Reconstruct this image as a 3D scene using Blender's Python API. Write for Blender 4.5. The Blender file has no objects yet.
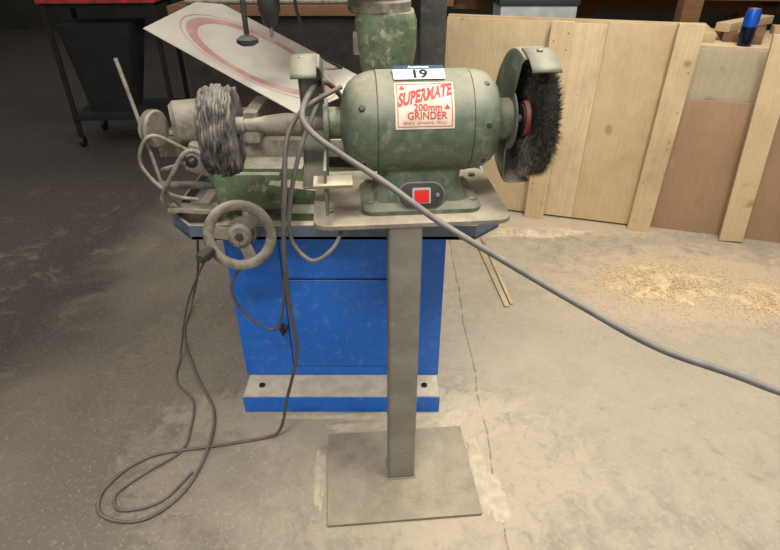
import bpy, bmesh, math, random
from mathutils import Vector, Matrix, noise
random.seed(7)
scene = bpy.context.scene
D = bpy.data
try:
    scene.view_settings.view_transform = 'Standard'
    scene.view_settings.look = 'None'
except Exception as e:
    print(e)

# ---------------------------------------------------------------- materials
def s2l(c):
    return tuple((x/255/12.92) if x/255 <= 0.04045 else ((x/255+0.055)/1.055)**2.4 for x in c) + (1,)

def N(nt, t, **kw):
    n = nt.nodes.new(t)
    for k, v in kw.items():
        setattr(n, k, v)
    return n

def mixc(nt, fac, a, b, blend='MIX'):
    m = N(nt, 'ShaderNodeMix', data_type='RGBA', blend_type=blend)
    for s, v in ((m.inputs[0], fac), (m.inputs[6], a), (m.inputs[7], b)):
        if hasattr(v, 'is_linked') or hasattr(v, 'links'):
            nt.links.new(v, s)
        else:
            s.default_value = v
    return m.outputs[2]

def ramp(nt, src, lo, hi, v0=0.0, v1=1.0):
    m = N(nt, 'ShaderNodeMapRange', interpolation_type='SMOOTHSTEP')
    nt.links.new(src, m.inputs[0])
    m.inputs[1].default_value = lo; m.inputs[2].default_value = hi
    m.inputs[3].default_value = v0; m.inputs[4].default_value = v1
    return m.outputs[0]

def math_(nt, op, a, b=None):
    m = N(nt, 'ShaderNodeMath', operation=op)
    for i, v in enumerate((a, b)):
        if v is None: continue
        if isinstance(v, (int, float)): m.inputs[i].default_value = v
        else: nt.links.new(v, m.inputs[i])
    return m.outputs[0]

def noise_(nt, vec, scale, detail=5, rough=0.55, dist=0.0):
    n = N(nt, 'ShaderNodeTexNoise')
    n.inputs['Scale'].default_value = scale
    n.inputs['Detail'].default_value = detail
    n.inputs['Roughness'].default_value = rough
    n.inputs['Distortion'].default_value = dist
    nt.links.new(vec, n.inputs['Vector'])
    return n.outputs['Fac']

DUST = (194, 180, 154)
def mat(name, col, col2=None, rough=0.6, metal=0.0, scale=12, dust=0.0, bump=0.0, bscale=200, dustcol=DUST, spots=0.0, spotcol=(40,36,30), side=.35):
    m = D.materials.new(name); m.use_nodes = True
    nt = m.node_tree
    b = nt.nodes['Principled BSDF']
    tc = N(nt, 'ShaderNodeTexCoord'); vec = tc.outputs['Object']
    c = s2l(col)
    if col2 is None: col2 = tuple(int(x*0.82) for x in col)
    f = ramp(nt, noise_(nt, vec, scale), 0.35, 0.65)
    out = mixc(nt, f, c, s2l(col2))
    if spots:
        sf = ramp(nt, noise_(nt, vec, scale*3.1, 8, .7), 0.62-0.1*spots, 0.68, 0, 0.8)
        out = mixc(nt, sf, out, s2l(spotcol))
    if dust:
        g = N(nt, 'ShaderNodeNewGeometry')
        sx = N(nt, 'ShaderNodeSeparateXYZ'); nt.links.new(g.outputs['Normal'], sx.inputs[0])
        up = ramp(nt, sx.outputs[2], 0.1, 0.98)
        nz = ramp(nt, noise_(nt, vec, 17, 7, .65), 0.3, 0.7, 0.45, 1.0)
        df = math_(nt, 'MULTIPLY', math_(nt, 'MULTIPLY', up, nz), dust)
        nz2 = ramp(nt, noise_(nt, vec, 30, 7, .7), 0.5, 0.75, 0.0, side*min(dust,1))
        df = math_(nt, 'MAXIMUM', df, nz2)
        out = mixc(nt, df, out, s2l(dustcol))
        r = math_(nt, 'ADD', math_(nt, 'MULTIPLY', df, 0.9-rough), rough)
        nt.links.new(r, b.inputs['Roughness'])
    else:
        b.inputs['Roughness'].default_value = rough
    nt.links.new(out, b.inputs['Base Color'])
    b.inputs['Metallic'].default_value = metal
    if bump:
        bp = N(nt, 'ShaderNodeBump'); bp.inputs['Strength'].default_value = bump
        bp.inputs['Distance'].default_value = 0.002
        nt.links.new(noise_(nt, vec, bscale, 3), bp.inputs['Height'])
        nt.links.new(bp.outputs[0], b.inputs['Normal'])
    return m

def wood_mat(name, c1, c2, knot=(150,105,62), grain='Z', stain=.5):
    m = D.materials.new(name); m.use_nodes = True
    nt = m.node_tree; b = nt.nodes['Principled BSDF']
    g = N(nt, 'ShaderNodeTexCoord')
    oi = N(nt, 'ShaderNodeObjectInfo')
    cmb = N(nt, 'ShaderNodeCombineXYZ')
    r10 = math_(nt, 'MULTIPLY', oi.outputs['Random'], 37.0)
    for i in range(3): nt.links.new(r10, cmb.inputs[i])
    va = N(nt, 'ShaderNodeVectorMath', operation='ADD')
    nt.links.new(g.outputs['Object'], va.inputs[0]); nt.links.new(cmb.outputs[0], va.inputs[1])
    V = va.outputs[0]
    mp = N(nt, 'ShaderNodeMapping')
    sc = {'Z': (26, 26, 1.5), 'X': (1.5, 26, 26), 'Y': (26, 1.5, 26)}[grain]
    mp.inputs['Scale'].default_value = sc
    nt.links.new(V, mp.inputs[0])
    n1 = noise_(nt, mp.outputs[0], .9, 6, .62, 1.0)
    w = math_(nt, 'FRACT', math_(nt, 'MULTIPLY', n1, 7.0))
    w = ramp(nt, math_(nt, 'ABSOLUTE', math_(nt, 'SUBTRACT', w, 0.5)), 0.0, 0.5)
    out = mixc(nt, math_(nt, 'MULTIPLY', w, 0.45), s2l(c1), s2l(c2))
    kn = noise_(nt, V, 7, 2, .4)
    out = mixc(nt, ramp(nt, kn, 0.68, 0.75, 0, .8), out, s2l(knot))
    big = noise_(nt, V, 2.2, 6, .65)
    out = mixc(nt, ramp(nt, big, 0.42, 0.72, 0, stain), out, s2l(tuple(int(x*.76) for x in c2)))
    sp = noise_(nt, V, 45, 8, .75)
    out = mixc(nt, ramp(nt, sp, 0.58, 0.72, 0, .45), out, s2l(tuple(int(x*.6) for x in c2)))
    tone = ramp(nt, oi.outputs['Random'], 0, 1, .0, .35)
    out = mixc(nt, tone, out, s2l(c2))
    nt.links.new(out, b.inputs['Base Color'])
    b.inputs['Roughness'].default_value = .8
    bp = N(nt, 'ShaderNodeBump'); bp.inputs['Strength'].default_value = .4; bp.inputs['Distance'].default_value = .002
    nt.links.new(n1, bp.inputs['Height']); nt.links.new(bp.outputs[0], b.inputs['Normal'])
    return m

GREEN = mat('hammertone_green', (94,106,88), (80,92,74), rough=.36, scale=40, dust=.85, bump=.3, bscale=260, dustcol=(166,156,132), spots=.3, spotcol=(62,62,50), side=.7)
GREEN2 = mat('machine_green', (98,114,82), (78,92,64), rough=.5, scale=20, dust=1, dustcol=(178,167,144), spots=.5, spotcol=(56,54,44), side=1)
GUARDG = mat('guard_green_grey', (98,106,90), (84,92,76), rough=.42, scale=20, dust=.8, bump=.2, dustcol=(166,157,136), side=.7)
STEELP = mat('post_grey_paint', (138,134,120), (118,113,99), rough=.42, scale=9, dust=.6, dustcol=(170,158,134), spots=.3, spotcol=(88,76,60), side=.5)
PLATE = mat('steel_plate_dusty', (142,133,118), (116,108,94), rough=.65, scale=14, dust=1, dustcol=(198,182,154), spots=.45, spotcol=(96,80,60))
BASEP = mat('base_plate_steel', (142,131,113), (116,106,91), rough=.65, scale=5, dust=.8, dustcol=(180,165,138), spots=.6, spotcol=(98,80,60))
BLUE = mat('cabinet_blue', (26,112,212), (24,106,204), rough=.45, scale=3, dust=.95, dustcol=(190,180,160), side=.22)
TRAYM = mat('tray_blue_grey', (96,112,130), (80,92,106), rough=.5, scale=12, dust=.95, dustcol=(170,160,138))
STEEL = mat('bare_steel', (150,147,140), (114,110,102), rough=.45, metal=.5, scale=20, dust=.6)
CAST = mat('cast_grey_dusty', (140,132,118), (102,95,84), rough=.75, scale=25, dust=.9, bump=.4, dustcol=(182,170,148), spots=.4, spotcol=(58,52,44), side=.8)
DARK = mat('dark_metal', (54,53,50), (40,39,38), rough=.5, scale=20, dust=.5, dustcol=(130,122,108))
BLACK = mat('black_plastic', (22,22,22), (30,30,30), rough=.45)
RUBBER = mat('cord_rubber', (104,100,95), (86,82,77), rough=.6, scale=30, dust=.5, dustcol=(160,150,132))
CORDD = mat('cord_dark', (98,92,84), (80,75,68), rough=.6, scale=30, dust=.5, dustcol=(150,140,122))
MOP = mat('dirty_mop', (106,101,93), (50,48,44), rough=.98, scale=32, dust=.6, bump=1, bscale=90, dustcol=(152,145,132), side=.8)
WIRE = mat('wire_bristle', (128,118,102), (60,55,48), rough=.55, metal=.3, scale=90)
WIRED = mat('wire_core', (38,35,32), (24,22,20), rough=.95, scale=120, bump=1, bscale=300)
REDM = mat('red_flange', (160,66,56), (136,54,46), rough=.6, dust=.5, side=.7)
REDS = mat('switch_red', (225,40,30), (210,34,28), rough=.3)
CREAM = mat('label_cream', (218,204,182), (200,184,160), rough=.45, scale=30)
PINKB = mat('panel_cream', (218,210,194), (200,190,172), rough=.65, scale=8, dust=.5, dustcol=(204,194,172))
PINKR = mat('panel_red_print', (190,138,126), (204,168,152), rough=.6, scale=12)
LRED = mat('label_red', (196,60,46), (186,54,44), rough=.5)
LBLK = mat('label_black', (20,20,22), (20,20,22), rough=.5)
WHITE = mat('sticker_white', (240,240,238), (234,234,232), rough=.4)
WHITED = mat('box_white', (178,178,174), (160,160,156), rough=.7)
PINE = wood_mat('pine', (218,196,158), (194,164,120))
PINEX = wood_mat('pine_long', (200,174,134), (172,142,100), grain='X')
PLY = wood_mat('plywood_pale', (206,184,144), (184,158,118), stain=.7)
PLYB = wood_mat('plywood_warm', (214,190,150), (196,166,122), stain=.6)
MDF = wood_mat('mdf_brown', (172,140,108), (154,121,90), knot=(142,108,78), stain=.35)
PALE = wood_mat('sheet_pale', (180,166,136), (162,147,116), knot=(148,130,100), stain=.3)
BROWN = wood_mat('brown_timber', (132,92,60), (102,70,45), knot=(66,42,26), grain='X')
SAW = mat('sawdust', (220,194,154), (200,171,130), rough=.95, scale=40, bump=.9, bscale=160)
SAWF = mat('sawdust_fine', (208,192,164), (190,174,146), rough=.95, scale=30, bump=.6, bscale=200)

# ---------------------------------------------------------------- helpers
def link(o, parent=None):
    scene.collection.objects.link(o)
    if parent: o.parent = parent
    return o
def empty(name, loc=(0,0,0), rz=0):
    e = D.objects.new(name, None); e.location = loc; e.rotation_euler = (0,0,math.radians(rz))
    e.empty_display_size = .1
    return link(e)
def from_bm(bm, name, m, parent=None, smooth=True):
    me = D.meshes.new(name); bm.normal_update(); bm.to_mesh(me); bm.free()
    me.materials.append(m)
    if smooth:
        for p in me.polygons: p.use_smooth = True
        try: me.set_sharp_from_angle(angle=math.radians(38))
        except Exception: pass
    return link(D.objects.new(name, me), parent)
def box(name, x0, x1, y0, y1, z0, z1, m, parent=None, bev=.003, rot=None):
    bm = bmesh.new(); bmesh.ops.create_cube(bm, size=1)
    for v in bm.verts:
        v.co = Vector((v.co.x*(x1-x0), v.co.y*(y1-y0), v.co.z*(z1-z0)))
    if bev: bmesh.ops.bevel(bm, geom=bm.edges[:], offset=bev, segments=2, affect='EDGES', profile=.7)
    o = from_bm(bm, name, m, parent)
    o.location = ((x0+x1)/2, (y0+y1)/2, (z0+z1)/2)
    if rot: o.rotation_euler = [math.radians(a) for a in rot]
    return o
def lathe(name, prof, m, parent=None, loc=(0,0,0), axis=(1,0,0), seg=48, a0=0, a1=360, jit=0):
    bm = bmesh.new(); rings = []
    full = abs(a1-a0) >= 359.9
    n = seg if full else seg+1
    ax = Vector(axis).normalized()
    q = Vector((1,0,0)).rotation_difference(ax).to_matrix()
    for (h, r) in prof:
        ring = []
        for i in range(n):
            a = math.radians(a0 + (a1-a0)*i/seg)
            rr = r
            p = Vector((h, -rr*math.cos(a), rr*math.sin(a)))
            if jit:
                p += p.normalized()*jit*noise.noise(p*40)
                p.x += jit*.6*noise.noise(p*55+Vector((9,3,1)))
            ring.append(bm.verts.new(q @ p))
        rings.append(ring)
    for k in range(len(rings)-1):
        for i in range(n if full else n-1):
            j = (i+1) % n
            bm.faces.new((rings[k][i], rings[k][j], rings[k+1][j], rings[k+1][i]))
    if full:
        for ring in (rings[0], rings[-1]):
            try: bm.faces.new(ring)
            except Exception: pass
    bmesh.ops.remove_doubles(bm, verts=bm.verts[:], dist=1e-6)
    bmesh.ops.recalc_face_normals(bm, faces=bm.faces[:])
    o = from_bm(bm, name, m, parent); o.location = loc
    return o
def cyl(name, p0, p1, r, m, parent=None, r2=None, seg=32, bev=.002):
    p0, p1 = Vector(p0), Vector(p1); L = (p1-p0).length
    if r2 is None: r2 = r
    b = min(bev, L*.3, r*.5)
    return lathe(name, [(0,0.0001),(0,r-b),(b,r),(L-b,r2),(L,r2-b),(L,0.0001)], m, parent, p0, (p1-p0), seg)
def ball(name, c, r, m, parent=None, sc=(1,1,1)):
    bm = bmesh.new(); bmesh.ops.create_uvsphere(bm, u_segments=24, v_segments=14, radius=r)
    for v in bm.verts: v.co = Vector((v.co.x*sc[0], v.co.y*sc[1], v.co.z*sc[2]))
    o = from_bm(bm, name, m, parent); o.location = c; return o
def prism(name, pts, z0, z1, m, parent=None, bev=.002, loc=(0,0,0), rot=(0,0,0)):
    bm = bmesh.new()
    lo = [bm.verts.new((p[0], p[1], z0)) for p in pts]; hi = [bm.verts.new((p[0], p[1], z1)) for p in pts]
    n = len(pts)
    bm.faces.new(lo[::-1]); bm.faces.new(hi)
    for i in range(n): bm.faces.new((lo[i], lo[(i+1)%n], hi[(i+1)%n], hi[i]))
    bmesh.ops.recalc_face_normals(bm, faces=bm.faces[:])
    if bev: bmesh.ops.bevel(bm, geom=bm.edges[:], offset=bev, segments=2, affect='EDGES', profile=.7)
    o = from_bm(bm, name, m, parent); o.location = loc; o.rotation_euler = [math.radians(a) for a in rot]
    return o
def rrect(w, h, r, n=6):
    pts = []
    for cx, cy, a in ((w/2-r, h/2-r, 0), (-w/2+r, h/2-r, 90), (-w/2+r, -h/2+r, 180), (w/2-r, -h/2+r, 270)):
        for i in range(n+1):
            t = math.radians(a+90*i/n); pts.append((cx+r*math.cos(t), cy+r*math.sin(t)))
    return pts
def catmull(P, n=10):
    P = [Vector(p) for p in P]; out = []
    Q = [P[0]*2-P[1]] + P + [P[-1]*2-P[-2]]
    for i in range(1, len(Q)-2):
        p0, p1, p2, p3 = Q[i-1:i+3]
        for k in range(n):
            t = k/n
            out.append(.5*((2*p1)+(p2-p0)*t+(2*p0-5*p1+4*p2-p3)*t*t+(3*p1-p0-3*p2+p3)*t**3))
    out.append(P[-1]); return out
def tube(name, P, r, m, parent=None, smooth=True, n=10):
    pts = catmull(P, n) if smooth else [Vector(p) for p in P]
    cu = D.curves.new(name, 'CURVE'); cu.dimensions = '3D'; cu.bevel_depth = r; cu.bevel_resolution = 4; cu.use_fill_caps = True
    sp = cu.splines.new('POLY'); sp.points.add(len(pts)-1)
    for i, p in enumerate(pts): sp.points[i].co = (*p, 1)
    tmp = D.objects.new('tmp', cu); scene.collection.objects.link(tmp)
    bpy.context.view_layer.update()
    me = D.meshes.new_from_object(tmp.evaluated_get(bpy.context.evaluated_depsgraph_get()))
    D.objects.remove(tmp)
    me.materials.clear(); me.materials.append(m)
    for p in me.polygons: p.use_smooth = True
    me.name = name
    return link(D.objects.new(name, me), parent)
def loft(name, sections, m, parent=None, sub=0, bev=0):
    bm = bmesh.new(); R = [[bm.verts.new(p) for p in s] for s in sections]; n = len(R[0])
    for k in range(len(R)-1):
        for i in range(n): bm.faces.new((R[k][i], R[k][(i+1)%n], R[k+1][(i+1)%n], R[k+1][i]))
    bm.faces.new(R[0][::-1]); bm.faces.new(R[-1])
    bmesh.ops.recalc_face_normals(bm, faces=bm.faces[:])
    return from_bm(bm, name, m, parent)
def rsec(w, d, z, r=.02, cx=0, cy=0):
    return [(p[0]+cx, p[1]+cy, z) for p in rrect(w, d, r)]
def text_mesh(body, size, sx=1.0, bold=0.0, shear=0.0):
    cu = D.curves.new('t', 'FONT'); cu.body = body; cu.size = size; cu.align_x = 'CENTER'; cu.align_y = 'CENTER'
    cu.offset = bold; cu.shear = shear; cu.resolution_u = 4
    tmp = D.objects.new('tmp', cu); scene.collection.objects.link(tmp); bpy.context.view_layer.update()
    me = D.meshes.new_from_object(tmp.evaluated_get(bpy.context.evaluated_depsgraph_get())); D.objects.remove(tmp)
    bm = bmesh.new(); bm.from_mesh(me)
    bmesh.ops.triangulate(bm, faces=bm.faces[:])
    for v in bm.verts: v.co.x *= sx
    return bm

# ---------------------------------------------------------------- camera
cam = D.cameras.new('camera'); cam.sensor_width = 36; cam.lens = 550/780*36; cam.clip_start = .02
co = D.objects.new('camera', cam); link(co); co.location = (0,0,1.40); co.rotation_euler = (math.radians(58), 0, 0)
scene.camera = co

# ---------------------------------------------------------------- floor
def floor_mat():
    m = D.materials.new('concrete_floor'); m.use_nodes = True
    nt = m.node_tree; b = nt.nodes['Principled BSDF']
    g = N(nt, 'ShaderNodeNewGeometry'); P = g.outputs['Position']
    sx = N(nt, 'ShaderNodeSeparateXYZ'); nt.links.new(P, sx.inputs[0]); X, Y = sx.outputs[0], sx.outputs[1]
    n1 = noise_(nt, P, 1.3, 6, .6, .6); n2 = noise_(nt, P, 6, 8, .65, .5); n3 = noise_(nt, P, 70, 6, .7); n4 = noise_(nt, P, 2.6, 7, .7, 1.2)
    n5 = noise_(nt, P, 14, 9, .7, .8)
    col = mixc(nt, ramp(nt, n2, .3, .7), s2l((176,163,142)), s2l((152,140,121)))
    col = mixc(nt, ramp(nt, n1, .42, .68, 0, .7), col, s2l((138,127,110)))
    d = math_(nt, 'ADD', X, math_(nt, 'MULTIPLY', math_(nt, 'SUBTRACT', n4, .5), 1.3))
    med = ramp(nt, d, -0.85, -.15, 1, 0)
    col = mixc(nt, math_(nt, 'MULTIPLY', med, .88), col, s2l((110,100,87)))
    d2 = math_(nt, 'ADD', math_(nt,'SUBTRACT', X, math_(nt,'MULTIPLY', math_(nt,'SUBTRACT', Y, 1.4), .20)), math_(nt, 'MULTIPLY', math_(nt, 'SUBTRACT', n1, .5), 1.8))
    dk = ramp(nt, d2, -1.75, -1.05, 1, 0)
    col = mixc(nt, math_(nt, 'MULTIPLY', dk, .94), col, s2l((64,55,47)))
    far_shade = ramp(nt, Y, 3.0, 4.0, 0, .92)
    col = mixc(nt, far_shade, col, s2l((52,45,39)))  # light falling off towards the back, painted into the floor colour
    spill = ramp(nt, noise_(nt, P, 3.4, 8, .7, 1.6), .53, .70, 0, .4)
    col = mixc(nt, math_(nt,'MULTIPLY',spill,ramp(nt,Y,2.6,3.6,1,.15)), col, s2l((140,128,108)))
    def film(cx, cy, rx, ry, amt, c, wob=2.6):
        nonlocal col
        a = math_(nt,'POWER', math_(nt,'ABSOLUTE', math_(nt,'DIVIDE', math_(nt,'SUBTRACT',X,cx), rx)), 2.0)
        bb = math_(nt,'POWER', math_(nt,'ABSOLUTE', math_(nt,'DIVIDE', math_(nt,'SUBTRACT',Y,cy), ry)), 2.0)
        r = math_(nt,'ADD', math_(nt,'ADD', a, bb), math_(nt,'MULTIPLY', math_(nt,'SUBTRACT', n5, .5), wob))
        col = mixc(nt, ramp(nt, r, .2, 1.1, amt, 0), col, s2l(c))
    film(1.0, 1.8, 1.3, 1.1, .6, (184,169,144), 3.6)
    film(1.45, 2.15, .8, .40, .85, (200,177,142))
    film(.15, 1.12, .55, .42, .8, (190,174,146), 3.4)
    film(-.15, 1.34, .66, .16, .9, (196,181,153), 3.0)
    film(.95, 2.75, .9, .16, .6, (196,176,142))
    film(-.45, 1.15, .42, .34, .5, (166,152,130), 3.4)
    film(-.75, 1.60, .35, .45, .45, (144,132,112), 3.4)
    sp = ramp(nt, n3, .52, .70, 0, .55)
    col = mixc(nt, math_(nt,'MULTIPLY',sp,ramp(nt,X,-1.6,-.2,.3,1)), col, s2l((198,184,158)))
    sp2 = ramp(nt, noise_(nt, P, 28, 8, .78), .57, .70, 0, .5)
    col = mixc(nt, sp2, col, s2l((102,91,76)))
    wob = math_(nt, 'MULTIPLY', math_(nt, 'SUBTRACT', noise_(nt, P, 3, 3), .5), .05)
    j1 = math_(nt, 'ABSOLUTE', math_(nt, 'SUBTRACT', math_(nt, 'ADD', X, wob), .315))
    jm = ramp(nt, j1, .001, .0042, .6, 0)
    jm = math_(nt,'MULTIPLY', jm, ramp(nt, n5, .38, .52))
    col = mixc(nt, jm, col, s2l((78,70,60)))
    nt.links.new(col, b.inputs['Base Color'])
    nt.links.new(ramp(nt, n1, .3, .7, .6, .92), b.inputs['Roughness'])
    bp = N(nt, 'ShaderNodeBump'); bp.inputs['Strength'].default_value = .4; bp.inputs['Distance'].default_value = .004
    nt.links.new(n3, bp.inputs['Height']); nt.links.new(bp.outputs[0], b.inputs['Normal'])
    return m
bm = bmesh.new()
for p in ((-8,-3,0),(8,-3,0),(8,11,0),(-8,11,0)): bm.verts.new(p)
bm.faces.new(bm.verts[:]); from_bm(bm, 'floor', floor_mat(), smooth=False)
WALL = mat('dark_shed_wall', (54,49,43), (42,38,33), rough=.85, scale=1.5)
box('wall_back', -8, 8, 10, 10.15, 0, 4, WALL, bev=0)
box('wall_left', -8.15, -8, -3, 10.15, 0, 4, WALL, bev=0)
box('wall_right', 8, 8.15, -3, 10.15, 0, 4, WALL, bev=0)

# ---------------------------------------------------------------- stand
stand = empty('grinder_stand', (.032, 1.113, 0), 5)
prism('base_plate', rrect(.435, .325, .004, 2), 0.0005, .010, BASEP, stand, .001, loc=(-.003,-.012,0))
post = prism('post', rrect(.076, .074, .008, 4), .010, .852, STEELP, stand, 0)
tube('weld_bead', [(-.040,-.039,.011),(.040,-.039,.011),(.040,.039,.011),(-.040,.039,.011),(-.040,-.039,.011)], .003, STEELP, stand, False)
prism('top_plate', rrect(.44, .32, .035, 6), .852, .862, PLATE, stand, .0015, loc=(.018,.118,0))
for i,(x,y) in enumerate(((-.165,.03),(-.165,.20),(.20,.22))):
    cyl('bolt_%d'%i, (x,y,.862),(x,y,.870),.009,STEEL,stand,seg=6)

# ---------------------------------------------------------------- grinder
ZA = .184
g = empty('bench_grinder', (.066, 1.205, .8625), 5)
GM = (Matrix.Translation((.066,1.205,.8625))@Matrix.Rotation(math.radians(5),4,'Z')).inverted()
def gl(P): return [GM@Vector(p) for p in P]
R = .108
prof = [(-.176,.0001),(-.176,.030),(-.172,.040),(-.166,.066),(-.156,.083),(-.140,.096),(-.118,.104),(-.100,.1065),(-.0995,.104),(-.098,.104),(-.0975,R),
        (0,R),(.0975,R),(.098,.104),(.0995,.104),(.100,.1065),(.118,.1055),(.136,.101),(.150,.092),(.160,.078),(.166,.058),(.168,.042),(.168,.0001)]
lathe('motor_housing', prof, GREEN, g, (0,0,ZA), seg=72)
cyl('bearing_boss_left', (-.20,0,ZA),(-.17,0,ZA),.034,GREEN,g)
cyl('bearing_boss_right', (.162,0,ZA),(.20,0,ZA),.045,GREEN,g)
for i,(x,a) in enumerate(((-.13,32),(-.13,-40),(.128,10),(.128,-40),(.128,60))):
    a = math.radians(a); r0=.094; r1=.1045
    cyl('bell_screw_%d'%i, (x,-r0*math.cos(a),ZA+r0*math.sin(a)),(x,-r1*math.cos(a),ZA+r1*math.sin(a)),.007,DARK,g,seg=16)
secs = []
for z,w,d,cy in ((0,.270,.178,0),(.010,.272,.18,0),(.016,.262,.172,0),(.024,.215,.150,.0),(.045,.190,.142,.0),(.070,.172,.134,.0),(.086,.178,.13,0),(.112,.19,.12,0)):
    secs.append(rsec(w,d,z,min(.028,d/3),0,cy))
loft('pedestal_foot', secs, GREEN, g)
for i,(x,y) in enumerate(((-.115,-.06),(.115,-.06),(.115,.06),(-.115,.06))):
    cyl('foot_bolt_%d'%i,(x,y,.008),(x,y,.026),.009,STEEL,g,seg=6)
sw = empty('switch_group', (-.004,-.079,.042)); sw.parent = g; sw.rotation_euler=(math.radians(72),0,0)
prism('switch_bezel', rrect(.100,.054,.0265,8), 0, .006, DARK, sw, .0015)
prism('switch_rim', rrect(.106,.060,.0295,8), -.006, .002, STEEL, sw, .001)
prism('rocker', rrect(.032,.027,.003,3), .004, .013, REDS, sw, .002, rot=(6,0,0))
prism('rocker_frame', rrect(.041,.035,.003,3), .004, .009, WHITED, sw, .001)
for i,x in enumerate((-.036,.036)): cyl('switch_screw_%d'%i,(x,0,.005),(x,0,.009),.005,STEEL,sw,seg=12)

def wrap_bm(bm, name, m, r, phi0, x0, b0=0):
    for v in bm.verts:
        a, b = v.co.x, v.co.y+b0
        ph = math.radians(phi0)+b/R
        v.co = Vector((x0+a, -r*math.cos(ph), ZA+r*math.sin(ph)))
    return from_bm(bm, name, m, g, smooth=False)
def patch(w, h, nx=8, ny=16, cx=0, cy=0):
    bm = bmesh.new(); V = [[bm.verts.new((cx-w/2+w*i/nx, cy-h/2+h*j/ny, 0)) for i in range(nx+1)] for j in range(ny+1)]
    for j in range(ny):
        for i in range(nx): bm.faces.new((V[j][i],V[j][i+1],V[j+1][i+1],V[j+1][i]))
    return bm
LP = 34; LX=-.004
wrap_bm(patch(.120,.098), 'name_label', CREAM, R+.0012, LP, LX)
for w,h,cx,cy in ((.110,.0014,0,.044),(.110,.0014,0,-.044),(.0014,.088,-.055,0),(.0014,.088,.055,0)):
    wrap_bm(patch(w,h,8,8,cx,cy),'label_border',LRED,R+.0018,LP,LX)
t = text_mesh('SUPERMATE', .030, .68, .0013, .25)
for v in t.verts:
    v.co.y += v.co.x*.18; v.co.y *= 1.2
wrap_bm(t, 'label_title', LRED, R+.0020, LP, LX, .018)
wrap_bm(text_mesh('200mm', .020, .95, .0003), 'label_size', LRED, R+.0020, LP, LX+.006, -.008)
wrap_bm(text_mesh('GRINDER', .020, .95, .0003), 'label_kind', LRED, R+.0020, LP, LX+.004, -.024)
wrap_bm(text_mesh('BENCH  GRINDING  TOOLS', .0075, .95, .0), 'label_small', LRED, R+.0020, LP, LX, -.037)
for sx_ in (-.045,.045):
    bm = bmesh.new(); y_=.036 if sx_<0 else -.006
    vs=[bm.verts.new(p) for p in ((sx_-.006,y_-.005,0),(sx_+.006,y_-.005,0),(sx_,y_+.005,0))]; bm.faces.new(vs)
    wrap_bm(bm,'label_triangle',LRED,R+.0020,LP,LX,.0)
sk=empty('lot_sticker', (-.010,-.030,ZA+.1085)); sk.parent=g; sk.rotation_euler=(math.radians(24),0,0)
prism('card',rrect(.106,.044,.003,2),0,.001,WHITE,sk,0)
prism('band',rrect(.106,.012,.001,2),.001,.0014,mat('sticker_band_blue',(40,70,100)),sk,0,loc=(0,.016,0))
def flat_text(s,size,sx,bold,m,x,y):
    b_=text_mesh(s,size,sx,bold)
    for v in b_.verts: v.co.x+=x; v.co.y+=y; v.co.z=.0018
    return from_bm(b_,'print',m,sk,False)
flat_text('Auctions',.011,1.1,.0003,WHITE,0,.016); flat_text('19',.036,1.0,.0012,LBLK,0,-.007)

# guards -------------------------------------------------------
def guard(side, name, a0, a1, w, Rg, m, x0=.198):
    bm = bmesh.new(); seg = 44; th = .003
    xi = side*x0; xo = side*(x0+w)
    rings=[]
    for i in range(seg+1):
        a = math.radians(a0+(a1-a0)*i/seg)
        pr = [(xi,.022),(xi,Rg-.012),(xi+side*.004,Rg-.003),(xi+side*.012,Rg),(xo-side*.004,Rg),(xo,Rg-.004)]
        rings.append([bm.verts.new((x,-r*math.cos(a),r*math.sin(a))) for x,r in pr])
    for i in range(seg):
        for k in range(5): bm.faces.new((rings[i][k],rings[i+1][k],rings[i+1][k+1],rings[i][k+1]))
    bmesh.ops.recalc_face_normals(bm, faces=bm.faces[:])
    o = from_bm(bm,name,m,g); o.location=(0,0,ZA)
    md=o.modifiers.new('s','SOLIDIFY'); md.thickness=th; md.offset=0
    return o
guard(1,'guard_right', 68, 274, .062, .147, GUARDG)
guard(-1,'guard_left', 66, 284, .058, .140, GUARDG, .208)
cyl('guard_disc_right',(.197,0,ZA),(.201,0,ZA),.066,GUARDG,g)
cyl('guard_disc_left',(-.211,0,ZA),(-.199,0,ZA),.052,GUARDG,g)
for s,nm,rg,x0_,w_ in ((1,'right',.147,.206,.060),(-1,'left',.140,.216,.050)):
    bm=bmesh.new(); prev=None
    for i in range(9):
        a=math.radians(50+i*4.5); r=rg+.003+.006*(1-i/8)
        cur=[bm.verts.new((s*(x0_+dx),-r*math.cos(a),r*math.sin(a))) for dx in (0,w_)]
        if prev: bm.faces.new((prev[0],prev[1],cur[1],cur[0]))
        prev=cur
    o=from_bm(bm,'spark_arrester_'+nm,GUARDG,g); o.location=(0,0,ZA); md=o.modifiers.new('s','SOLIDIFY'); md.thickness=.003
    a=math.radians(76); ball('arrester_screw_'+nm,(s*(x0_+.03),-(rg+.006)*math.cos(a),ZA+(rg+.006)*math.sin(a)),.007,STEEL,g,(1,1,.6))
box('rest_bracket_left',-.213,-.207,-.150,-.02,ZA-.150,ZA-.05,GUARDG,g,.002)
box('tool_rest_left',-.235,-.155,-.160,-.105,ZA-.085,ZA-.078,PLATE,g,.002)
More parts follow.
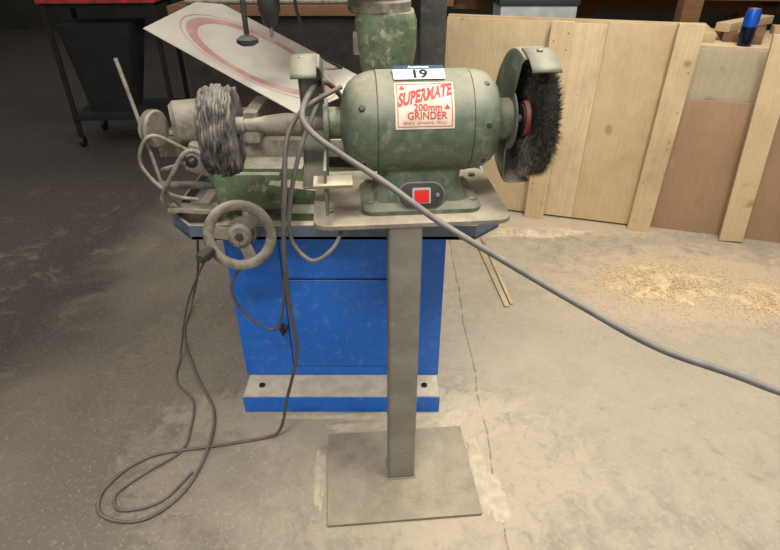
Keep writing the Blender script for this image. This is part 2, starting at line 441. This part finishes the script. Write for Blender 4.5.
# wire wheel
cx=.252
lathe('wire_wheel_body',[(cx-.012,.028),(cx-.016,.050),(cx-.019,.095),(cx-.015,.119),(cx+.015,.119),(cx+.019,.095),(cx+.016,.050),(cx+.012,.028)],WIRED,g,(0,0,ZA),seg=110,jit=.003)
bm=bmesh.new()
rw=random.Random(21)
def wire(A,B,w):
    T=(B-A).cross(Vector((1,.3,.2))).normalized()*w; T2=(B-A).cross(T).normalized()*w
    v=[bm.verts.new(A+T),bm.verts.new(A-T),bm.verts.new(A+T2),bm.verts.new(B)]
    bm.faces.new((v[0],v[1],v[3])); bm.faces.new((v[1],v[2],v[3])); bm.faces.new((v[2],v[0],v[3]))
def pol(x,r,a): return Vector((x,-r*math.cos(a),r*math.sin(a)))
for i in range(15000):
    a=rw.uniform(0,2*math.pi)
    if i%2:
        x0=cx+rw.uniform(-.018,.018); wire(pol(x0,.108,a),pol(x0+rw.uniform(-.007,.007)+(x0-cx)*.35,rw.uniform(.122,.134),a+rw.uniform(-.05,.05)),.0008)
    else:
        sgn=rw.choice((-1,1)); r0=rw.uniform(.040,.105)
        wire(pol(cx+sgn*.014,r0,a),pol(cx+sgn*rw.uniform(.020,.025),r0+rw.uniform(.014,.024),a+rw.uniform(-.12,.12)),.0008)
from_bm(bm,'wire_bristles',WIRE,g,smooth=False).location=(0,0,ZA)
lathe('wheel_flange',[(cx-.023,.012),(cx-.023,.036),(cx-.018,.039),(cx+.018,.039),(cx+.023,.036),(cx+.023,.012)],REDM,g,(0,0,ZA))
cyl('flange_washer',(cx-.027,0,ZA),(cx-.022,0,ZA),.030,DARK,g)
cyl('arbor_right',(.19,0,ZA),(.300,0,ZA),.008,STEEL,g); cyl('arbor_nut',(.276,0,ZA),(.290,0,ZA),.015,STEEL,g,seg=6)
lathe('tapered_spindle',[(-.415,.0001),(-.415,.013),(-.36,.014),(-.33,.020),(-.29,.024),(-.26,.022),(-.255,.016),(-.19,.013),(-.19,.0001)],CAST,g,(0,0,ZA))
# polishing mop
bm=bmesh.new()
for k in range(13):
    x=-.458+k*.0052; rings=[]
    for rr in (.014,.05,.08,1.0):
        ring=[]
        for i in range(90):
            a=2*math.pi*i/90
            r = rr if rr<1 else .094+.010*noise.noise(Vector((math.cos(a)*4,math.sin(a)*4,k*.9)))-.006*abs(k-6)/6
            wob = .006*(r/.1)**2*noise.noise(Vector((math.cos(a)*3.5,math.sin(a)*3.5,k*.25)))
            ring.append(bm.verts.new((x+wob,-r*math.cos(a),r*math.sin(a))))
        rings.append(ring)
    for q in range(3):
        for i in range(90): bm.faces.new((rings[q][i],rings[q][(i+1)%90],rings[q+1][(i+1)%90],rings[q+1][i]))
o=from_bm(bm,'polishing_mop',MOP,g); o.location=(0,0,ZA-.012); md=o.modifiers.new('s','SOLIDIFY'); md.thickness=.0052
cyl('mop_nut',(-.47,0,ZA),(-.38,0,ZA),.018,CAST,g,seg=24)

# cords of the grinder
tube('power_cord',gl([(.03,1.30,.91),(-.04,1.35,.95),(-.125,1.30,1.09),(-.15,1.16,1.135),(-.172,1.08,1.10),(-.150,1.035,1.075),(-.0955,1.0,1.046),(-.009,.937,1.012),(.088,.872,.965),(.186,.804,.931),(.3075,.729,.887),(.417,.661,.853),(.539,.603,.836),(.72,.5,.80),(.95,.38,.62),(1.05,.33,.3),(1.12,.3,.06),(1.3,.3,.009),(1.7,.4,.009)]),.0060,RUBBER,g)
tube('appliance_cord',gl([(-.14,1.14,1.12),(-.183,1.084,1.022),(-.213,1.071,.906),(-.214,1.058,.829),(-.170,1.035,.79),(-.124,1.049,.814),(-.105,1.11,.838),(-.10,1.2,.846)]),.0048,RUBBER,g)
tube('trailing_cord',gl([(-.10,1.16,1.13),(-.17,1.11,1.10),(-.205,1.075,1.05),(-.214,1.04,.953),(-.231,1.046,.81),(-.245,1.10,.612),(-.254,1.16,.427),(-.315,1.223,.186),(-.35,1.235,.05),(-.40,1.235,.008),(-.56,1.20,.006),(-.752,1.158,.006),(-.84,1.048,.006),(-.816,.958,.006),(-.699,.938,.006),(-.61,1.02,.006),(-.577,1.17,.012),(-.604,1.352,.006),(-.72,1.537,.006),(-.84,1.777,.006),(-.86,1.95,.03),(-.80,1.95,.2),(-.70,1.80,.5),(-.62,1.72,.645)]),.0050,CORDD,g)

# ---------------------------------------------------------------- blue cabinet
cab = empty('machine_cabinet')
box('cabinet_body',-.505,.170,1.461,1.93,.07,.660,BLUE,cab,.006)
box('plinth',-.497,.168,1.352,1.98,0.0005,.07,BLUE,cab,.004)
box('plinth_top_dust',-.492,.164,1.356,1.459,.0702,.0722,mat('plinth_dust',(226,210,180),(206,188,158),rough=.95,scale=18,bump=.6,bscale=180),cab,0)
box('cabinet_door',-.333,.09,1.455,1.463,.118,.470,BLUE,cab,.002)
box('door_gap',-.337,.094,1.4585,1.462,.114,.474,mat('gap_dark_blue',(8,34,80)),cab,0)
box('panel_seam',-.3385,-.3355,1.4585,1.462,.474,.655,mat('gap_dark_blue2',(10,44,100)),cab,0)
cyl('door_latch',(-.352,1.462,.285),(-.352,1.440,.285),.014,DARK,cab); box('latch_tab',-.357,-.347,1.43,1.442,.27,.312,BLACK,cab,.002)
for i,x in enumerate((-.44,.118)): cyl('anchor_bolt_%d'%i,(x,1.405,.071),(x,1.405,.080),.011,BLACK,cab,seg=6)

# ---------------------------------------------------------------- milling/drilling machine with chip tray, on cabinet
ml = empty('milling_machine')
TP=[(-.64,1.46),(-.56,1.37),(.24,1.37),(.32,1.45),(.32,2.0),(-.64,2.0)]
prism('chip_tray_pan',TP,.6605,.672,TRAYM,ml,.001)
bm=bmesh.new(); n=len(TP); C=Vector((-.16,1.70,0))
def off(p,d):
    v=Vector((p[0],p[1],0))-C; return Vector((p[0],p[1],0))-v.normalized()*d
ls=[]
for p in TP:
    o_=Vector((p[0],p[1],0)); i_=off(p,.008)
    ls.append([bm.verts.new(o_+Vector((0,0,.662))),bm.verts.new(o_+Vector((0,0,.705))),bm.verts.new(i_+Vector((0,0,.705))),bm.verts.new(i_+Vector((0,0,.670)))])
for i in range(n):
    for k in range(4): bm.faces.new((ls[i][k],ls[(i+1)%n][k],ls[(i+1)%n][(k+1)%4],ls[i][(k+1)%4]))
bmesh.ops.recalc_face_normals(bm,faces=bm.faces[:]); from_bm(bm,'chip_tray_lip',TRAYM,ml)
box('tray_swarf',-.60,.29,1.42,1.97,.6722,.676,SAWF,ml,0)
secs=[rsec(.62,.40,.6765,.03,-.24,1.66),rsec(.62,.40,.70,.03,-.24,1.66),rsec(.56,.34,.715,.03,-.24,1.66),rsec(.54,.30,.78,.03,-.24,1.66),rsec(.56,.30,.80,.02,-.24,1.66)]
loft('base_casting',secs,GREEN2,ml)
box('saddle',-.50,-.24,1.43,1.74,.80,.85,GREEN2,ml,.006)
box('saddle_front',-.485,-.30,1.41,1.46,.735,.84,GREEN2,ml,.012)
box('table',-.66,.02,1.52,1.72,.85,.90,CAST,ml,.004)
for i,y in enumerate((1.56,1.62,1.68)): box('t_slot_%d'%i,-.655,.015,y-.006,y+.006,.8985,.9012,DARK,ml,0)
lathe('feed_motor',[(0,.0001),(0,.05),(.012,.062),(.12,.062),(.135,.05),(.135,.0001)],CAST,ml,(-.60,1.50,.95),(0.9,.35,0))
lathe('feed_pulley',[(0,.01),(0,.045),(.006,.05),(.010,.038),(.016,.038),(.020,.05),(.026,.045),(.026,.01)],CAST,ml,(-.64,1.45,.955),(.95,-.3,0))
box('vice_body',-.50,-.38,1.50,1.66,.90,.955,CAST,ml,.006)
box('vice_jaw',-.40,-.36,1.49,1.67,.90,.985,CAST,ml,.006)
box('gear_cover',-.56,-.44,1.44,1.50,.82,.90,CAST,ml,.012,rot=(0,18,0))
box('way_cover',-.33,-.20,1.38,1.44,.79,.815,GREEN2,ml,.006,rot=(0,8,0))
tube('feed_lever',[(-.59,1.42,.74),(-.62,1.41,.80),(-.64,1.42,.90),(-.665,1.44,1.02),(-.69,1.46,1.13)],.005,CAST,ml)
tube('feed_lever_arm',[(-.64,1.46,.83),(-.60,1.40,.86),(-.52,1.37,.89)],.006,CAST,ml)
ball('feed_lever_knob',(-.515,1.367,.892),.016,BLACK,ml)
tube('oil_hose',[(-.55,1.44,.90),(-.62,1.40,.95),(-.66,1.39,.88),(-.60,1.38,.80),(-.53,1.40,.77)],.005,CAST,ml)
tube('oil_hose_2',[(-.47,1.41,.88),(-.52,1.37,.92),(-.57,1.36,.86),(-.62,1.38,.78),(-.60,1.42,.73)],.006,CAST,ml)
cyl('lead_screw',(-.66,1.47,.785),(-.20,1.47,.785),.011,STEEL,ml)
box('slide_plate',-.63,-.50,1.40,1.50,.715,.727,CAST,ml,.003,rot=(-14,8,10))
lathe('column',[(0,.0001),(0,.085),(.03,.085),(.05,.070),(.60,.070),(.60,.0001)],GREEN2,ml,(-.01,1.79,.80),(0,0,1))
secs=[rsec(.13,.15,1.02,.03,-.01,1.73),rsec(.15,.17,1.06,.035,-.01,1.73),rsec(.17,.18,1.12,.04,-.01,1.73),rsec(.175,.18,1.19,.04,-.012,1.73),rsec(.16,.17,1.21,.04,-.012,1.73)]
loft('column_bracket',secs,GREEN2,ml)
box('column_handle_boss',-.105,-.07,1.66,1.70,1.10,1.16,CAST,ml,.008)
lathe('column_collar',[(0,.0001),(0,.082),(.006,.09),(.03,.09),(.036,.084),(.045,.084),(.05,.09),(.09,.09),(.095,.08),(.095,.0001)],CAST,ml,(-.03,1.73,1.205),(0,0,1))
box('mill_head',-.40,.06,1.42,1.90,1.40,1.62,GREEN2,ml,.03)
cyl('quill',(-.295,1.483,1.28),(-.295,1.483,1.41),.034,STEEL,ml)
lathe('drill_chuck',[(0,.0001),(0,.010),(.008,.018),(.03,.024),(.034,.027),(.062,.027),(.066,.022),(.085,.020),(.085,.0001)],DARK,ml,(-.295,1.483,1.20),(0,0,1))
cyl('drill_bit',(-.295,1.483,1.175),(-.295,1.483,1.205),.005,STEEL,ml)
tube('depth_stop_rod',[(-.345,1.43,1.42),(-.345,1.43,1.30),(-.345,1.43,1.19)],.0065,DARK,ml)
lathe('depth_stop_knob',[(0,.0001),(0,.017),(.006,.026),(.014,.026),(.022,.014),(.022,.0001)],DARK,ml,(-.345,1.43,1.165),(0,0,1))
tube('lamp_cable',[(-.30,1.60,1.42),(-.25,1.58,1.30),(-.24,1.57,1.22),(-.20,1.60,1.12),(-.14,1.68,1.06)],.004,DARK,ml)
hw = empty('handwheel_group',(-.406,1.318,.702)); hw.parent=ml; hw.rotation_euler=(math.radians(-14),0,math.radians(6))
ring=[]
bm=bmesh.new()
for i in range(56):
    a=2*math.pi*i/56; c=Vector((math.cos(a)*.083,0,math.sin(a)*.083)); u=Vector((math.cos(a),0,math.sin(a)))
    ring.append([bm.verts.new(c+u*.0145*math.cos(b)+Vector((0,1,0))*.011*math.sin(b)) for b in [2*math.pi*k/12 for k in range(12)]])
for i in range(56):
    for k in range(12): bm.faces.new((ring[i][k],ring[(i+1)%56][k],ring[(i+1)%56][(k+1)%12],ring[i][(k+1)%12]))
bmesh.ops.recalc_face_normals(bm,faces=bm.faces[:]); from_bm(bm,'rim',CAST,hw)
for i,a in enumerate((0,120,240)):
    a=math.radians(a+50)
    o=box('spoke_%d'%i,0,.066,-.005,.005,-.017,.017,CAST,hw,.004); o.location=(math.cos(a)*.045,.006,math.sin(a)*.045); o.rotation_euler=(0,-a,0)
lathe('hub',[(0,.0001),(0,.024),(.008,.032),(.03,.034),(.036,.03),(.036,.0001)],CAST,hw,(0,-.012,0),(0,1,0))
cyl('hub_nut',(0,-.020,0),(0,-.010,0),.011,DARK,hw,seg=6)
lathe('dial',[(0,.0001),(0,.04),(.004,.042),(.03,.042),(.03,.0001)],STEEL,hw,(0,.026,0),(0,1,0))
a=math.radians(205)
lathe('crank_handle',[(0,.0001),(0,.008),(.012,.008),(.016,.014),(.04,.017),(.07,.015),(.078,.009),(.078,.0001)],DARK,hw,(math.cos(a)*.083,0,math.sin(a)*.083),(-.25,-1,-.05))
cyl('feed_shaft',(-.406,1.34,.706),(-.406,1.47,.735),.012,STEEL,ml)
tube('machine_cord',[(-.40,1.45,.66),(-.42,1.36,.60),(-.46,1.33,.52),(-.43,1.34,.42),(-.37,1.35,.36),(-.33,1.33,.40),(-.30,1.31,.55),(-.285,1.30,.70),(-.27,1.28,.85),(-.24,1.26,1.0)],.0042,CORDD,ml)
tube('floor_cord',[(-.50,1.66,.655),(-.60,1.62,.5),(-.74,1.66,.25),(-.80,1.62,.03),(-.78,1.5,.006),(-.69,1.40,.006),(-.66,1.28,.006),(-.66,1.18,.006),(-.74,1.10,.006),(-.80,1.02,.006),(-.76,.97,.006),(-.66,1.00,.006),(-.60,1.10,.006)],.0040,CORDD,ml)

# tilted cream printed panel resting on the machine
A=Vector((-.696,1.683,1.169)); B=Vector((-.238,1.453,.99)); C_=Vector((-.11,1.67,1.053))
ux=(B-A).normalized(); vy=(C_-B); vy=(vy-ux*vy.dot(ux)); H=vy.length; vy.normalize(); nz=ux.cross(vy)
L=(B-A).length
pn=empty('printed_panel'); pn.matrix_world=Matrix(((ux.x,vy.x,nz.x,A.x),(ux.y,vy.y,nz.y,A.y),(ux.z,vy.z,nz.z,A.z),(0,0,0,1)))
pn.parent=ml
prism('panel_sheet',[(0,0),(L,0),(L+.06,H*.9),(L+.02,H),(.06,H),(0,H*.8)],-.003,0,PINKB,pn,.001)
def arc(name,cx,cy,r0,r1,a0,a1,m,ysc=1):
    bm=bmesh.new(); prev=None
    for i in range(121):
        a=math.radians(a0+(a1-a0)*i/120)
        p=[Vector((cx+r*math.cos(a),cy+r*ysc*math.sin(a),.0008)) for r in (r0,r1)]
        ok=all(0.004<q.x<L+.03 and 0.004<q.y<H-.006 for q in p)
        cur=[bm.verts.new(q) for q in p] if ok else None
        if cur and prev: bm.faces.new((prev[0],cur[0],cur[1],prev[1]))
        prev=cur
    from_bm(bm,name,m,pn,False)
arc('print_ring_outer',.30,.125,.262,.267,0,360,PINKR,.40)
arc('print_ring_inner',.30,.125,.205,.245,0,360,PINKR,.40)

rc=empty('steel_column',(.150,2.12,0))
D_=mat('dark_grey_paint',(74,74,70),(58,58,54),rough=.6,dust=.4)
box('upright',-.045,.045,-.04,.04,0.012,1.7,D_,rc,.006); box('foot_plate',-.065,.055,-.06,.06,0.0005,.012,D_,rc,.002)

# ---------------------------------------------------------------- timber crate panels
ang=-17
def frame(name,s,offy=0,z=0):
    th=math.radians(ang); return empty(name,(.33+.956*s-offy*math.sin(th), 3.06-.292*s+offy*math.cos(th),z),ang)
cr=frame('crate_panel',0)
for i,(a,b,m,h) in enumerate(((-.04,.50,PLY,1.03),(.501,.74,PINE,1.025),(.741,1.14,PLYB,1.035))):
    box('ply_sheet_%d'%i,a,b,.001*i,.018,.012,h,m,cr,.001)
box('batten_0',.48,.585,-.045,-.001,0.0005,1.035,PINE,cr,.003)
box('batten_1',1.04,1.15,-.045,-.001,0.0005,1.045,PLYB,cr,.003)
box('top_rail',-.04,1.14,.020,.06,.93,1.04,PINEX,cr,.003)
box('bottom_rail',-.04,1.14,.020,.06,.012,.12,PINEX,cr,.003)
for i in range(26):
    xx=random.choice((.50,.565,1.06,1.13))
    cyl('nail_%d'%i,(xx,-.0465,.06+.037*i),(xx,-.044,.06+.037*i),.003,DARK,cr,seg=8,bev=.0005)
md_=frame('mdf_sheet',1.155,.03); box('sheet',0,1.25,0,.016,0.0005,.70,MDF,md_,.001)
pl_=frame('plywood_sheet',1.155,.06); box('sheet',0,1.3,0,.016,0.0005,.93,PALE,pl_,.001)
lb=frame('leaning_board',1.52,-.03); o=box('board',-.055,.055,-.012,.012,.006,1.02,PINE,lb,.003,rot=(0,-4,0))
lb2=frame('pine_stud',1.86,-.02); box('stud',-.045,.045,-.02,.02,0.0005,1.0,PINE,lb2,.003)

bn=frame('timber_bench',1.15,.12)
box('bench_top',0,1.6,0,.62,.905,.935,PLY,bn,.002)
for i,(a,b) in enumerate(((.05,.06),(1.5,.06),(.05,.56),(1.5,.56))): box('bench_leg_%d'%i,a-.035,a+.035,b-.035,b+.035,0.0005,.905,BROWN,bn,.003)
def bench_pt(x,y):
    th=math.radians(ang); b=bn.location; return (b.x+x*math.cos(th)-y*math.sin(th), b.y+x*math.sin(th)+y*math.cos(th))
tp=empty('timber_offcuts')
for i,(x,y,zz,l,rz,m) in enumerate(((.34,.34,.936,.5,75,BROWN),(.75,.50,.936,.6,0,PINEX),(.20,.34,.936,.4,85,BROWN),(.62,.30,.936,.4,-30,PINEX),(.28,.36,.978,.50,55,PINEX),(1.1,.3,.936,.5,20,BROWN),(.08,.30,.936,.4,88,PINEX))):
    px,py=bench_pt(x,y)
    o=box('offcut_%d'%i,-l/2,l/2,-.035,.035,-.02,.02,m,tp,.003); o.location=(px,py,zz+.0205); o.rotation_euler=(0,0,math.radians(ang+rz))
cx_,cy_=bench_pt(.225,.045)
can=empty('drink_can',(cx_,cy_,.9355))
CB=mat('can_blue',(30,90,190),(24,76,170),rough=.3,metal=.4); CK=mat('can_dark',(16,24,52),(14,20,44),rough=.3,metal=.4)
lathe('can_body',[(0,.0001),(0,.026),(.010,.033),(.085,.033)],CK,can,(0,0,0),(0,0,1))
lathe('can_upper',[(.085,.033),(.145,.033),(.158,.027)],CB,can,(0,0,0),(0,0,1))
lathe('can_lid',[(.157,.0001),(.156,.024),(.160,.0275),(.162,.027),(.158,.026)],STEEL,can,(0,0,0),(0,0,1))
bp_=empty('brown_post',(*bench_pt(.06,.75),0)); box('post_timber',-.055,.055,-.045,.045,0.0005,1.5,BROWN,bp_,.004); box('post_cap',-.06,.06,-.05,.05,1.5,1.51,BROWN,bp_,.002)

rk=empty('timber_rack',(1.25,4.15,0),-8)
for i,x in enumerate((-.9,.1,1.1,2.0)): box('rack_post_%d'%i,x-.05,x+.05,-.05,.05,0.0005,1.9,BROWN,rk,.004)
for k,z in enumerate((.55,.95)): box('rack_beam_%d'%k,-.95,2.1,-.10,-.052,z,z+.09,BROWN,rk,.004)
random.seed(11)
for i in range(18):
    z=.96+.09+ (i//6)*.05; y=-.35+(i%6)*.10
    o=box('stock_%d'%i,-.9+random.uniform(0,.5),1.9-random.uniform(0,.7),y-.04,y+.04,z,z+.04,random.choice((BROWN,BROWN,PINEX)),rk,.003)
box('rack_arm_0',-.90,-.80,-.45,.35,1.00,1.049,BROWN,rk,.003); box('rack_arm_1',1.15,1.25,-.45,.35,1.00,1.049,BROWN,rk,.003)
wb=empty('storage_box',(.78,3.30,0)); box('white_box',-.20,.20,-.12,.12,.94,1.07,WHITED,wb,.006); box('box_lid',-.21,.21,-.125,.125,1.07,1.10,mat('lid_dark',(40,42,46)),wb,.004)
box('box_stand',-.2,.2,-.12,.12,0.0005,.94,BROWN,wb,.004)

# ---------------------------------------------------------------- dim background on left
tr=empty('tool_trolley',(-2.0,4.35,0),4)
RT=mat('trolley_red',(176,46,36),(130,34,27),rough=.7,dust=.5,dustcol=(100,76,60))
DKB=mat('trolley_dark',(28,25,22),(20,18,16),rough=.95)
for i,(x,y) in enumerate(((-.36,-.22),(.36,-.22),(-.36,.22),(.36,.22))):
    box('leg_%d'%i,x-.015,x+.015,y-.015,y+.015,.08,1.0,DKB,tr,.003); cyl('caster_%d'%i,(x-.015,y,.0405),(x+.015,y,.0405),.04,BLACK,tr)
box('rail_front',-.39,.39,-.25,-.22,.99,1.02,RT,tr,.004); box('rail_back',-.39,.39,.22,.25,.99,1.02,RT,tr,.004)
box('rail_side_l',-.39,-.36,-.22,.22,.99,1.02,RT,tr,.004); box('rail_side_r',.36,.39,-.22,.22,.99,1.02,RT,tr,.004)
box('tray_shelf',-.36,.36,-.22,.22,.96,.985,DKB,tr,.004); box('low_shelf',-.38,.38,-.24,.24,.20,.24,DKB,tr,.004)
loft('shade_body',[rsec(.30,.30,.241,.03,-.12,0),rsec(.50,.40,.85,.03,-.08,0)],DKB,tr)  # dark tapered body standing in for the shade under the trolley
rt=random.Random(4)
for i in range(7):
    x=-.3+i*.1; cyl('hand_tool_%d'%i,(x,rt.uniform(-.15,-.05),1.0),(x+rt.uniform(-.05,.12),rt.uniform(.0,.15),1.0),.012,rt.choice((RT,DARK,CAST)),tr)
wbn=empty('rear_workbench',(-.75,4.3,0))
DW=mat('dark_bench',(52,44,36),(38,32,27),rough=.9)
box('bench_top',-.7,.85,-.35,.35,.93,.99,BROWN,wbn,.004)
box('bench_panel',-.65,.8,-.30,-.26,.05,.93,DW,wbn,.004)
for i,(x,y) in enumerate(((-.62,-.22),(.78,-.22),(-.62,.28),(.78,.28))): box('bench_leg_%d'%i,x-.045,x+.045,y-.035,y+.035,0.0005,.93,DW,wbn,.004)
for i in range(5): cyl('pipe_stock_%d'%i,(-.6+.06*i,-.27+.07*i,1.005),(.5+.05*i,-.25+.07*i,1.005),.014,(CAST,STEEL,RT,CAST,PINEX)[i],wbn)
bx=empty('cardboard_carton',(-1.15,4.5,.9905)); box('carton',-.2,.2,-.12,.12,0,.22,PALE,bx,.004); box('carton_tape',-.03,.03,-.122,.122,.1,.222,PINEX,bx,.001)

# ---------------------------------------------------------------- sawdust (one group)
sd=empty('sawdust_pile')
def mound(name,c,rx,ry,h,m,seed=0,chips=0,rz=0):
    bm=bmesh.new(); nr,na=26,90; V=[]
    for i in range(nr+1):
        row=[]
        for j in range(na):
            a=2*math.pi*j/na; k=i/nr
            edge=1+.45*noise.noise(Vector((math.cos(a)*2+seed,math.sin(a)*2,seed)))+.2*noise.noise(Vector((math.cos(a)*9+seed,math.sin(a)*9,seed)))
            x=rx*k*edge*math.cos(a); y=ry*k*edge*math.sin(a)
            z=h*(1-k*k)**2*(.7+1.0*noise.noise(Vector((x*12,y*12,seed))))+.004*noise.noise(Vector((x*60,y*60,seed)))*(1-k)+.0006-.002*k*k
            row.append(bm.verts.new((x,y,z)))
        V.append(row)
    for i in range(nr):
        for j in range(na): bm.faces.new((V[i][j],V[i+1][j],V[i+1][(j+1)%na],V[i][(j+1)%na]))
    bmesh.ops.remove_doubles(bm,verts=bm.verts[:],dist=1e-5)
    bmesh.ops.recalc_face_normals(bm,faces=bm.faces[:])
    o=from_bm(bm,name,m,sd); o.location=(c[0],c[1],0); o.rotation_euler=(0,0,math.radians(rz))
    if chips:
        rnd=random.Random(seed); bm=bmesh.new()
        for i in range(chips):
            a=rnd.uniform(0,6.283); k=abs(rnd.gauss(0,.8)); x=rx*1.2*k*math.cos(a); y=ry*1.2*k*math.sin(a)
            if c[1]+y>2.9-.3*(c[0]+x-.33): continue
            z=max(h*max(1-(k*1.2)**2,0)**2*.8,0)+.0015; s=rnd.uniform(.001,.0042)
            M=Matrix.Rotation(rnd.uniform(0,6.28),3,'Z')@Matrix.Rotation(rnd.uniform(-.5,.5),3,'X')
            vs=[bm.verts.new(M@Vector(p)*s+Vector((x,y,z))) for p in ((-1,-.5,0),(1,-.5,0),(1,.5,.2),(-1,.5,0))]; bm.faces.new(vs)
        o2=from_bm(bm,name+'_shavings',SAW,sd,False); o2.location=(c[0],c[1],0)
    return o
mound('heap_0',(1.28,2.18),.30,.18,.040,SAW,2,7000)
mound('heap_1',(1.78,2.02),.30,.14,.022,SAW,5,4000)
mound('heap_2',(.80,2.68),.30,.07,.015,SAWF,8,600)
for i,(x,y,rx,ry,h) in enumerate(((.262,1.15,.035,.13,.011),(.10,1.285,.16,.038,.012),(-.12,1.29,.11,.03,.011),(.30,1.02,.05,.10,.006),(-.212,1.08,.020,.13,.007),(-.15,1.335,.30,.022,.011),(.12,1.335,.12,.02,.011),(.22,1.34,.06,.05,.008))):
    mound('drift_%d'%i,(x,y),rx,ry,h,SAWF,i+20,0,5 if i<5 else 0)
rnd=random.Random(5); bm=bmesh.new()
for i in range(11000):
    q=rnd.random()
    if q<.5: x=rnd.gauss(.1,.38); y=rnd.gauss(1.2,.24)
    elif q<.75: x=rnd.gauss(1.2,.5); y=rnd.gauss(2.1,.35)
    else: x=rnd.uniform(-1.0,1.9); y=rnd.uniform(.6,2.7)
    z=.0012
    if -.20<x<.26 and .92<y<1.30:
        if -.16<x<.225 and .975<y<1.24 and rnd.random()<.5 and not (-.02<x<.085 and 1.06<y<1.17): z=.0108
        else: continue
    if -.51<x<.18 and y>1.34: continue
    if y>3.0-.3*(x-.33): continue
    s=rnd.uniform(.0006,.0022); M=Matrix.Rotation(rnd.uniform(0,6.28),3,'Z')
    vs=[bm.verts.new(M@Vector(p)*s+Vector((x,y,z))) for p in ((-1,-.6,0),(1,-.5,0),(.8,.6,0),(-1,.5,0))]; bm.faces.new(vs)
from_bm(bm,'scattered_shavings',SAW,sd,False)
ln=empty('timber_lath'); o=box('lath',-.011,.011,-.33,.33,0,.008,PLY,ln,.001); o.location=(.485,2.30,.0055); o.rotation_euler=(0,0,math.radians(5))
o=box('lath_2',-.007,.007,-.31,.31,0,.008,PLY,ln,.001); o.location=(.515,2.30,.0055); o.rotation_euler=(0,0,math.radians(4))
# ---------------------------------------------------------------- lights
w=D.worlds.new('world'); scene.world=w; w.use_nodes=True
w.node_tree.nodes['Background'].inputs[0].default_value=(.98,.97,.96,1); w.node_tree.nodes['Background'].inputs[1].default_value=.50
def area(name,loc,rot,sx_,sy_,e,c=(1,.965,.91)):
    l=D.lights.new(name,'AREA'); l.shape='RECTANGLE'; l.size=sx_; l.size_y=sy_; l.energy=e; l.color=c
    o=D.objects.new(name,l); link(o); o.location=loc; o.rotation_euler=[math.radians(a) for a in rot]
area('ceiling_light_1',(1.1,1.3,3.4),(0,12,0),.35,2.0,104)
area('ceiling_light_2',(-.5,-.5,3.0),(30,-6,0),1.2,.35,50,(1,.98,.96))
